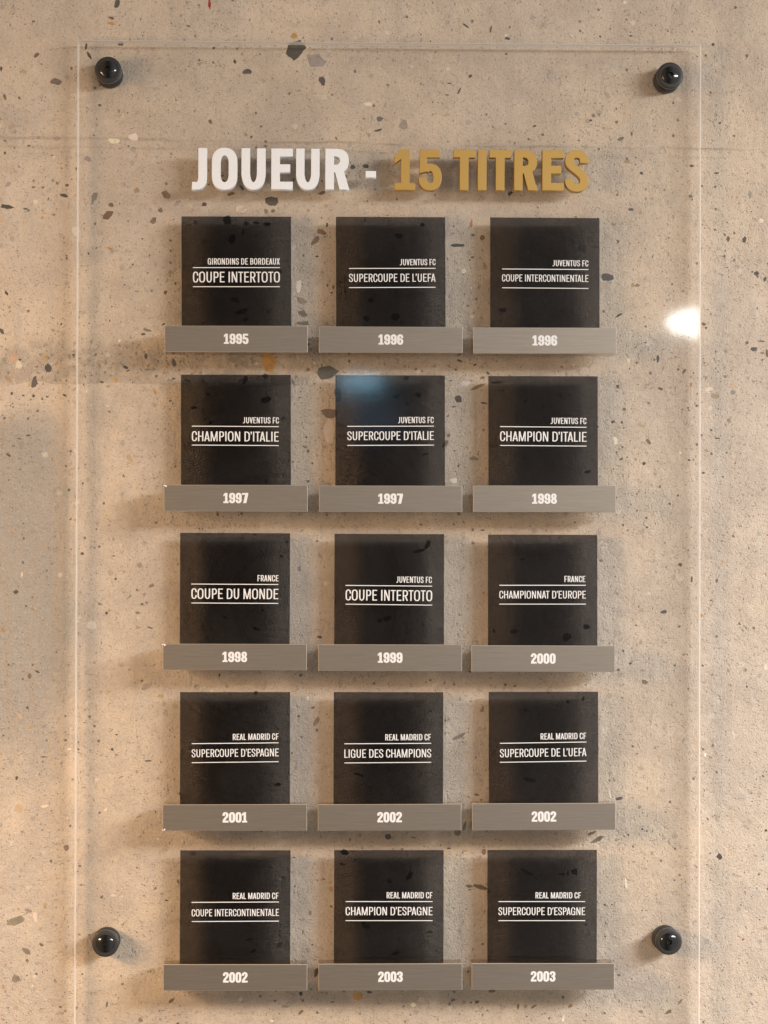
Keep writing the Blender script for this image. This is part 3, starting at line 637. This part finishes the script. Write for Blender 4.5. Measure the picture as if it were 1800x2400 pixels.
SPACE = .265
def layout(text, st):
    x, items = 0.0, []
    for i, ch in enumerate(text):
        if ch == ' ': x += SPACE; continue
        w, lb, rb = glyph_tris(ch, st)[:3]
        x += lb
        items.append((ch, x)); x += w
        end = x
        x += rb
        if ch in 'LP' and i+1 < len(text) and text[i+1] in "'A": x -= .05
        if ch == 'F' and i+1 < len(text) and text[i+1] == 'A': x -= .04
        if (ch, text[i+1:i+2]) in (('T', 'A'), ('A', 'T')): x -= .05
    x0 = items[0][1]
    return [(c, a-x0) for c, a in items], end-x0

def text_mesh(text, st, p0, p1, cap, y_front, y_back):
    """flat raised lettering, baseline from p0 to p1 (x, z), cap height in metres"""
    items, W = layout(text, st)
    ux = (Vector(p1)-Vector(p0))
    uz = Vector((-ux[1], ux[0])).normalized()*cap
    ux = ux/W
    bm = bmesh.new()
    for ch, ox in items:
        _, _, _, V, T, B = glyph_tris(ch, st)
        P = [Vector(p0)+ux*(ox+v_[0])+uz*v_[1] for v_ in V]
        fr = [bm.verts.new((p[0], y_front, p[1])) for p in P]
        bk = {}
        for f in T: bm.faces.new([fr[i] for i in f])
        for a, b_ in B:
            for i in (a, b_):
                if i not in bk: bk[i] = bm.verts.new((P[i][0], y_back, P[i][1]))
            bm.faces.new((fr[a], bk[a], bk[b_], fr[b_]))
        for v_ in fr:
            if not v_.link_faces: bm.verts.remove(v_)
    me = bpy.data.meshes.new('lettering')
    bm.to_mesh(me); bm.free()
    return me

ST_TEXT = (.128, .096, False)
ST_CLUB = (.150, .112, False)
ST_HEAVY = (.212, .188, True)
ST_YEAR = (.235, .185, True)

def loops(border):
    nxt = {}
    for a, b_ in border: nxt.setdefault(a, []).append(b_)
    out = []
    while nxt:
        a = next(iter(nxt)); lp = [a]
        def step(k):
            r = nxt[k].pop()
            if not nxt[k]: del nxt[k]
            return r
        b_ = step(a)
        while b_ != a and b_ in nxt:
            lp.append(b_); b_ = step(b_)
        out.append(lp)
    return out

def solid_letter(name, ch, box, y_front, y_back, mat, label, cat, group, bevel=0.22*MM):
    """a cut-out letter with chamfered edges that fills the pixel box (left, top, right, bottom)"""
    w, _, _, V, T, B = glyph_tris(ch, ST_HEAVY)
    x0, yt, x1, yb = box
    a = unproj(x0, yb, y_front); b_ = unproj(x1, yb, y_front); c = unproj(x0, yt, y_front)
    wm, hm = b_[0]-a[0], c[1]-a[1]
    ymin, ymax = (0, 1) if ch != '-' else (.29, .45)
    cu = bpy.data.curves.new('tmp', 'CURVE')
    cu.dimensions = '2D'; cu.fill_mode = 'BOTH'
    cu.extrude = (y_back-y_front)/2-bevel; cu.bevel_depth = bevel; cu.offset = -bevel; cu.bevel_resolution = 1
    for lp in loops(B):
        if abs(sum(V[lp[i-1]][0]*V[lp[i]][1]-V[lp[i]][0]*V[lp[i-1]][1] for i in range(len(lp)))) < 2e-4: continue
        # drop nearly straight points
        P = [Vector((V[i][0]/w*wm, (V[i][1]-ymin)/(ymax-ymin)*hm)) for i in lp]
        keep = []
        for i in range(len(P)):
            d0, d1 = P[i]-P[i-1], P[(i+1) % len(P)]-P[i]
            if keep and (P[i]-keep[-1]).length < 2.0e-4: continue
            if d1.length > 0 and abs(d0.x*d1.y-d0.y*d1.x)/(d0.length*d1.length) < 0.01 and d0.dot(d1) > 0: continue
            keep.append(P[i])
        sp = cu.splines.new('POLY')
        sp.points.add(len(keep)-1)
        for q, p in zip(sp.points, keep): q.co = (p.x-wm/2, p.y, 0, 1)
        sp.use_cyclic_u = True
    tmp = bpy.data.objects.new('tmp', cu)
    COL.objects.link(tmp)
    dg = bpy.context.evaluated_depsgraph_get()
    me = bpy.data.meshes.new_from_object(tmp.evaluated_get(dg))
    bpy.data.objects.remove(tmp); bpy.data.curves.remove(cu)
    me.transform(Matrix.Rotation(rad(90), 4, 'X'))
    me.materials.clear()
    o = link(name, me, [mat])
    slope = math.atan2(unproj(x1+300, yb+300*HSLOPE, y_front)[1]-unproj(x0, yb, y_front)[1], 300*PXM+wm)
    o.location = ((a[0]+b_[0])/2, (y_front+y_back)/2, a[1])
    o.rotation_euler = (0, -slope, 0)
    tag(o, label, cat, group)
    return o

HSLOPE = 0.0125
HZ = 500/1659
def hb(off, x0, x1, t, b_): return (off+x0*HZ, 320+t*HZ, off+x1*HZ, 320+b_*HZ)
G = 'raised letters of the heading'
heads = [('J', 430, 65, 182, 88, 409, 0, 'white raised letter J that begins the heading'),
         ('O', 430, 220, 418, 89, 409.5, 0, 'white raised round letter O of the heading'),
         ('U', 430, 450, 638, 90, 409.5, 0, 'white raised letter U between O and E in the heading'),
         ('E', 430, 682, 850, 92, 409.5, 0, 'white raised letter E between two white letters U'),
         ('U', 430, 875, 1058, 93, 410, 0, 'white raised letter U between E and R in the heading'),
         ('R', 430, 1103, 1290, 94, 411, 0, 'white raised letter R that ends the white word'),
         ('-', 430, 1417, 1498, 267, 318, 0, 'small white raised dash between the white word and the gold words'),
         ('1', 900, 82, 242, 97, 414, 1, 'gold raised figure 1 with a slab foot in the heading'),
         ('5', 900, 270, 448, 100, 415, 1, 'gold raised figure 5 after the gold 1'),
         ('T', 900, 540, 708, 101, 416, 1, 'gold raised letter T right after the gold 5'),
         ('I', 900, 730, 797, 102, 416.5, 1, 'narrow gold raised letter I between two gold letters T'),
         ('T', 900, 820, 988, 103, 417, 1, 'gold raised letter T between I and R in the heading'),
         ('R', 900, 1013, 1195, 104, 417.5, 1, 'gold raised letter R between T and E'),
         ('E', 900, 1232, 1398, 105, 418.5, 1, 'gold raised letter E between R and S'),
         ('S', 900, 1408, 1592, 107, 424, 1, 'gold raised letter S that ends the heading')]
for ch, off, x0, x1, t, b_, gold, lab in heads:
    solid_letter({'-': 'raised_dash', '1': 'raised_figure', '5': 'raised_figure'}.get(ch, 'raised_letter'), ch, hb(off, x0, x1, t, b_),
                 -LET, 0.0, M_GOLD if gold else M_WHITE, lab, 'dash' if ch == '-' else ('number' if ch in '15' else 'letter'), G)

# ------------------------------------------------------------------ plaques and year bars
# plaque corners in pixels: left, right, top left, top right (their feet stand behind the year bars)
ROWS = ['top', 'second', 'third', 'fourth', 'bottom']
COLS = ['left', 'middle', 'right']
SQ = {(0, 0): (425.1, 682, 507.2, 507.8), (0, 1): (787.2, 1043.5, 508, 509), (0, 2): (1148.8, 1404.9, 509.4, 511.2),
      (1, 0): (424, 681.5, 878, 878.6), (1, 1): (786, 1042.7, 879, 880), (1, 2): (1144.5, 1400.8, 881.2, 882),
      (2, 0): (422.3, 680, 1248.6, 1249.8), (2, 1): (784, 1041, 1251, 1252), (2, 2): (1143.7, 1400, 1252.8, 1253.4),
      (3, 0): (422.2, 679.9, 1622, 1622), (3, 1): (782.3, 1039, 1622, 1622.4), (3, 2): (1145.4, 1401.8, 1621.6, 1621),
      (4, 0): (422.5, 681, 1993, 1993), (4, 1): (783.2, 1040, 1992.6, 1992.4), (4, 2): (1142.5, 1399, 1992.2, 1991.8)}
TX0 = [420, 780, 1140]; TY0 = [580, 960, 1320, 1700, 2070]; TK = 300/1659
# rule left/right, first rule left/right height, second rule left/right height, club line, title line
TXT = {(0, 0): ((178, 1305, 261, 261, 508, 508), 'GIRONDINS DE BORDEAUX', (370, 1305, 140, 221), 'COUPE INTERTOTO', (178, 1305, 314, 452)),
       (0, 1): ((210, 1332, 272, 270, 520, 516), 'JUVENTUS FC', (870, 1333, 150, 230), "SUPERCOUPE DE L'UEFA", (210, 1332, 340, 445)),
       (0, 2): ((203, 1322, 278, 286, 522, 531), 'JUVENTUS FC', (858, 1322, 165, 243), 'COUPE INTERCONTINENTALE', (203, 1322, 352, 443)),
       (1, 0): ((163, 1290, 214, 221, 459, 466), 'JUVENTUS FC', (826, 1292, 100, 178), "CHAMPION D'ITALIE", (163, 1290, 284, 411)),
       (1, 1): ((188, 1310, 217, 214, 464, 460), 'JUVENTUS FC', (846, 1308, 95, 175), "SUPERCOUPE D'ITALIE", (188, 1310, 282, 394)),
       (1, 2): ((177, 1298, 220, 229, 464, 473), 'JUVENTUS FC', (832, 1296, 106, 186), "CHAMPION D'ITALIE", (177, 1298, 285, 412)),
       (2, 0): ((157, 1284, 270, 276, 515, 521), 'FRANCE', (1015, 1287, 155, 235), 'COUPE DU MONDE', (157, 1284, 330, 463)),
       (2, 1): ((165, 1288, 287, 298, 531, 543), 'JUVENTUS FC', (822, 1284, 174, 254), 'COUPE INTERTOTO', (165, 1288, 347, 486)),
       (2, 2): ((168, 1289, 286, 286, 530, 530), 'FRANCE', (1012, 1282, 165, 244), "CHAMPIONNAT D'EUROPE", (168, 1289, 358, 457)),
       (3, 0): ((162, 1289, 238, 226, 484, 471), 'REAL MADRID CF', (695, 1288, 108, 188), "SUPERCOUPE D'ESPAGNE", (162, 1290, 307, 407)),
       (3, 1): ((150, 1275, 239, 233, 487, 479), 'REAL MADRID CF', (681, 1273, 114, 194), 'LIGUE DES CHAMPIONS', (150, 1276, 310, 417)),
       (3, 2): ((174, 1296, 233, 216, 479, 463), 'REAL MADRID CF', (703, 1293, 100, 181), "SUPERCOUPE DE L'UEFA", (176, 1297, 301, 406)),
       (4, 0): ((162, 1292, 249, 243, 497, 491), 'REAL MADRID CF', (694, 1287, 125, 205), 'COUPE INTERCONTINENTALE', (162, 1292, 337, 427)),
       (4, 1): ((166, 1293, 238, 238, 485, 485), 'REAL MADRID CF', (698, 1291, 116, 196), "CHAMPION D'ESPAGNE", (166, 1293, 309, 415)),
       (4, 2): ((156, 1280, 238, 238, 485, 485), 'REAL MADRID CF', (637, 1225, 118, 197), "SUPERCOUPE D'ESPAGNE", (156, 1280, 314, 413))}
YEARS = ['1995', '1996', '1996', '1997', '1997', '1998', '1998', '1999', '2000', '2001', '2002', '2002', '2002', '2003', '2003']
# bars in pixels: left, right, top left/right, bottom left/right of the brushed front
BARS = {(0, 0): (385.9, 721.2, 763.2, 764.0, 824.6, 825.6), (0, 1): (747.6, 1084.5, 765.0, 766.5, 825.8, 826.8), (0, 2): (1109.4, 1444.6, 767.4, 768.2, 828, 829),
        (1, 0): (384.2, 721, 1136.2, 1137, 1198, 1199), (1, 1): (747.6, 1083.4, 1138, 1138.6, 1199.4, 1200), (1, 2): (1109, 1443.6, 1138, 1138, 1200, 1200.2),
        (2, 0): (381.6, 718.9, 1508.8, 1509.8, 1570.2, 1571), (2, 1): (746, 1082.8, 1510.2, 1511, 1572.4, 1573), (2, 2): (1105, 1441.4, 1512.4, 1513.6, 1574, 1575),
        (3, 0): (381.2, 719.4, 1886, 1885, 1947, 1946.8), (3, 1): (745, 1081.2, 1885.7, 1884.2, 1947, 1946), (3, 2): (1106.7, 1443, 1883.6, 1882, 1946.4, 1944.6),
        (4, 0): (382.5, 720, 2260.6, 2260.6, 2322, 2322), (4, 1): (746.5, 1083.4, 2259.4, 2258.4, 2321, 2320), (4, 2): (1105.6, 1440, 2258, 2258, 2319.8, 2319.6)}

def line_pts(x0, x1, y0, y1, y): return unproj(x0, y0, y), unproj(x1, y1, y)
def rebase(me, c):
    me.transform(Matrix.Translation(-Vector(c)))

for (r, c), (xl, xr, tl, tr) in SQ.items():
    year = YEARS[r*3+c]
    pos = 'in the %s column' % COLS[c]
    # plaque: smoked film with its printed lines
    bl, br, btl, btr, bbl, bbr = BARS[(r, c)]
    a, b_ = unproj(xl, tl, -FILM), unproj(xr, tr, -FILM)
    down = Vector(((b_-a)[1], -(b_-a)[0])).normalized()*0.1065
    corners = [a, b_, b_+down, a+down]
    cen = (((a+b_)/2+down)[0], 0, ((a+b_)/2+down)[1])
    first = {'FRANCE': 'FRANCE'}.get(TXT[(r, c)][1])
    lab = 'smoked black square plaque above the %s year bar %s' % (year, pos)
    th = empty('title_plaque', cen, lab, 'plaque', 'smoked title plaques on the panel')
    me = prism(corners, -FILM, 0.0); rebase(me, cen)
    link('smoked_sheet', me, [M_FILM], th)
    ru, club, cb, title, tb = TXT[(r, c)]
    X = lambda z: TX0[c]+z*TK
    Y = lambda z: TY0[r]+z*TK
    yf, yb = -FILM-0.12*MM, -FILM
    slope = (ru[3]-ru[2]+ru[5]-ru[4])/2/(ru[1]-ru[0])
    for k in (2, 4):
        p0, p1 = line_pts(X(ru[0]), X(ru[1]), Y(ru[k]), Y(ru[k+1]), yf)
        n = Vector((-(p1-p0)[1], (p1-p0)[0])).normalized()*0.36*MM
        me = prism([p0+n, p1+n, p1-n, p0-n], yf, yb); rebase(me, cen)
        link('ruled_line', me, [M_PRINT], th)
    for nm, text, bx, st in (('club_line', club, cb, ST_CLUB), ('title_line', title, tb, ST_TEXT)):
        xm = (ru[0]+ru[1])/2 if nm == 'title_line' else (bx[0]+bx[1])/2
        p0, p1 = line_pts(X(bx[0]), X(bx[1]), Y(bx[3]+(bx[0]-xm)*slope), Y(bx[3]+(bx[1]-xm)*slope), yf)
        me = text_mesh(text, st, p0, p1, (bx[3]-bx[2])*TK*PXM, yf, yb); rebase(me, cen)
        link(nm, me, [M_PRINT], th)
    # year bar: clear block with a brushed front and white figures
    q = [unproj(bl, btl, -BAR), unproj(br, btr, -BAR), unproj(br, bbr, -BAR), unproj(bl, bbl, -BAR)]
    mid = (q[0]+q[1]+q[2]+q[3])/4
    cen = ((q[2]+q[3])[0]/2, 0, (q[2]+q[3])[1]/2)
    tb_ = empty('year_bar', cen, 'brushed metal bar marked %s under the %s plaque %s' % (year, ROWS[r]+' row', pos), 'year bar', 'year bars under the plaques')
    me = prism(q, -BAR, -BAR+1.6*MM, 0.35*MM, 1); rebase(me, cen)
    face = link('brushed_front', me, [M_BRUSH, M_CORE], tb_)
    ins = [mid+(p-mid)*0.9985 for p in q]
    me = prism(ins, -BAR+1.6*MM, -FILM); rebase(me, cen)
    link('clear_block', me, [M_BLOCK], tb_)
    cx, cyy = (bl+br)/2, (btl+btr+bbl+bbr)/4
    sl = ((btr-btl)+(bbr-bbl))/2/(br-bl)
    hw = 29.0*(0.93 if year.count('1') > 1 else 1.0)
    yf = -BAR-0.12*MM
    p0, p1 = line_pts(cx-hw, cx+hw, cyy+11.6-hw*sl, cyy+11.6+hw*sl, yf)
    me = text_mesh(year, ST_YEAR, p0, p1, 23.6*PXM, yf, -BAR); rebase(me, cen)
    link('year_figures', me, [M_PRINT], tb_)
    # scraps of torn protective film on three corners
    if (r, c) in ((1, 0), (2, 0), (3, 0)):
        k = 3 if r == 3 else 0
        p = q[k]
        sgn = 1 if k == 3 else -1
        bm = bmesh.new()
        pts = [(-0.6, 0.2), (2.2, 0.4), (4.6, 1.8), (3.2, 1.2), (2.6, 3.0), (1.0, 1.0), (-0.4, 1.6)]
        fr = [bm.verts.new((p[0]+x*0.8*MM, -BAR-0.2*MM-abs(zz)*0.25*MM, p[1]+sgn*zz*0.8*MM)) for x, zz in pts]
        bk = [bm.verts.new((v_.co.x, v_.co.y+0.12*MM, v_.co.z)) for v_ in fr]
        bm.faces.new(fr); bm.faces.new(bk[::-1])
        for i in range(len(fr)): bm.faces.new((fr[i], bk[i], bk[(i+1) % len(fr)], fr[(i+1) % len(fr)]))
        me = from_bm(bm); rebase(me, cen)
        link('torn_film', me, [M_FLAKE], tb_)

# ------------------------------------------------------------------ standoff fixings
def lathe(profile, n=64):
    """profile: (radius, y) from front to back, closed on the axis where radius is 0"""
    bm = bmesh.new()
    rings = []
    for r, y in profile:
        rings.append([bm.verts.new((0, y, 0))] if r < 1e-9 else
                     [bm.verts.new((r*math.cos(2*math.pi*i/n), y, r*math.sin(2*math.pi*i/n))) for i in range(n)])
    for A, B in zip(rings, rings[1:]):
        for i in range(n):
            j = (i+1) % n
            if len(A) == 1: bm.faces.new((A[0], B[j], B[i]))
            elif len(B) == 1: bm.faces.new((A[i], A[j], B[0]))
            else: bm.faces.new((A[i], A[j], B[j], B[i]))
    me = from_bm(bm); smooth(me)
    return me

def torx_head(n=120):
    """button head with a six-lobed socket sunk into its crown"""
    Rh, Hh, Rs = 8.1*MM, 2.6*MM, 2.7*MM
    yb = -4.0*MM
    bm = bmesh.new()
    def dome(r): return yb-Hh*(1-(r/Rh)**2.1)**0.62 if r < Rh else yb
    def lobe(t): return Rs*(0.86+0.14*math.cos(6*t))
    rings = []
    for k in range(15):
        ring = []
        for i in range(n):
            t = 2*math.pi*i/n
            r0 = lobe(t)
            r = r0+(Rh-r0)*math.sin(k/14*math.pi/2)
            ring.append(bm.verts.new((r*math.cos(t), dome(min(r, Rh*0.99999)) if k < 14 else yb, r*math.sin(t))))
        rings.append(ring)
    for A, B in zip(rings, rings[1:]):
        for i in range(n):
            bm.faces.new((A[i], B[i], B[(i+1) % n], A[(i+1) % n]))
    head = rings[0]
    me = from_bm(bm); smooth(me)
    # socket
    bs = bmesh.new()
    top, bot = [], []
    for i in range(n):
        t = 2*math.pi*i/n
        r = lobe(t)
        top.append(bs.verts.new((r*math.cos(t), dome(r), r*math.sin(t))))
        bot.append(bs.verts.new((r*.92*math.cos(t), dome(r)+2.6*MM, r*.92*math.sin(t))))
    cc = bs.verts.new((0, bot[0].co.y+0.5*MM, 0))
    for i in range(n):
        j = (i+1) % n
        bs.faces.new((top[i], top[j], bot[j], bot[i])); bs.faces.new((bot[i], bot[j], cc))
    ms = bpy.data.meshes.new('socket')
    bs.to_mesh(ms); bs.free()
    return me, ms

RC = 12.1*MM
fix = empty('standoff_fixing', (0, 0, 0), '', 'fixing', 'black fixings at the panel corners')
link('washer', lathe([(0, -0.5*MM), (RC*0.985, -0.5*MM), (RC*1.0, -0.2*MM), (RC*0.985, 0), (0, 0)]), [M_GASKET], fix)
link('cap', lathe([(0, -4.0*MM), (RC*0.78, -4.0*MM), (RC*0.93, -3.9*MM), (RC*0.985, -3.5*MM), (RC, -2.9*MM), (RC, -0.9*MM), (RC*0.97, -0.5*MM), (0, -0.5*MM)]), [M_BLACK], fix)
hm, sm_ = torx_head()
scr = link('screw_head', hm, [M_SCREW], fix)
link('socket', sm_, [M_SOCKET], scr)
link('barrel', lathe([(0, PLATE_T), (RC*0.97, PLATE_T), (RC, PLATE_T+0.5*MM), (RC, YW), (0, YW)]), [M_BLACK], fix)

def copy_tree(o, parent=None):
    c_ = o.copy(); COL.objects.link(c_)
    if parent: c_.parent = parent
    for ch in list(o.children): copy_tree(ch, c_)
    return c_
# pixel of each cap's front and a lean that tells them apart
for i, (px, py, tx, tz, lab) in enumerate([(253.2, 163.4, .004, .10, 'black round standoff fixing in the upper left corner of the panel'),
                                           (1570.8, 176.4, -.02, -.08, 'black round standoff fixing in the upper right corner of the panel'),
                                           (246.8, 2211.8, 0.02, .12, 'black round standoff fixing beside the bottom left 2002 bar'),
                                           (1567.8, 2207.2, 0.01, -.05, 'black round standoff fixing to the right of the bottom right 2003 plaque')]):
    o = fix if i == 0 else copy_tree(fix)
    p = unproj(px, py, -3.5*MM)
    o.location = (p[0], 0, p[1])
    o['label'] = lab
    for ch in o.children:
        if ch.name.startswith('screw_head'): ch.rotation_euler = (0, rad(17+41*i), 0)
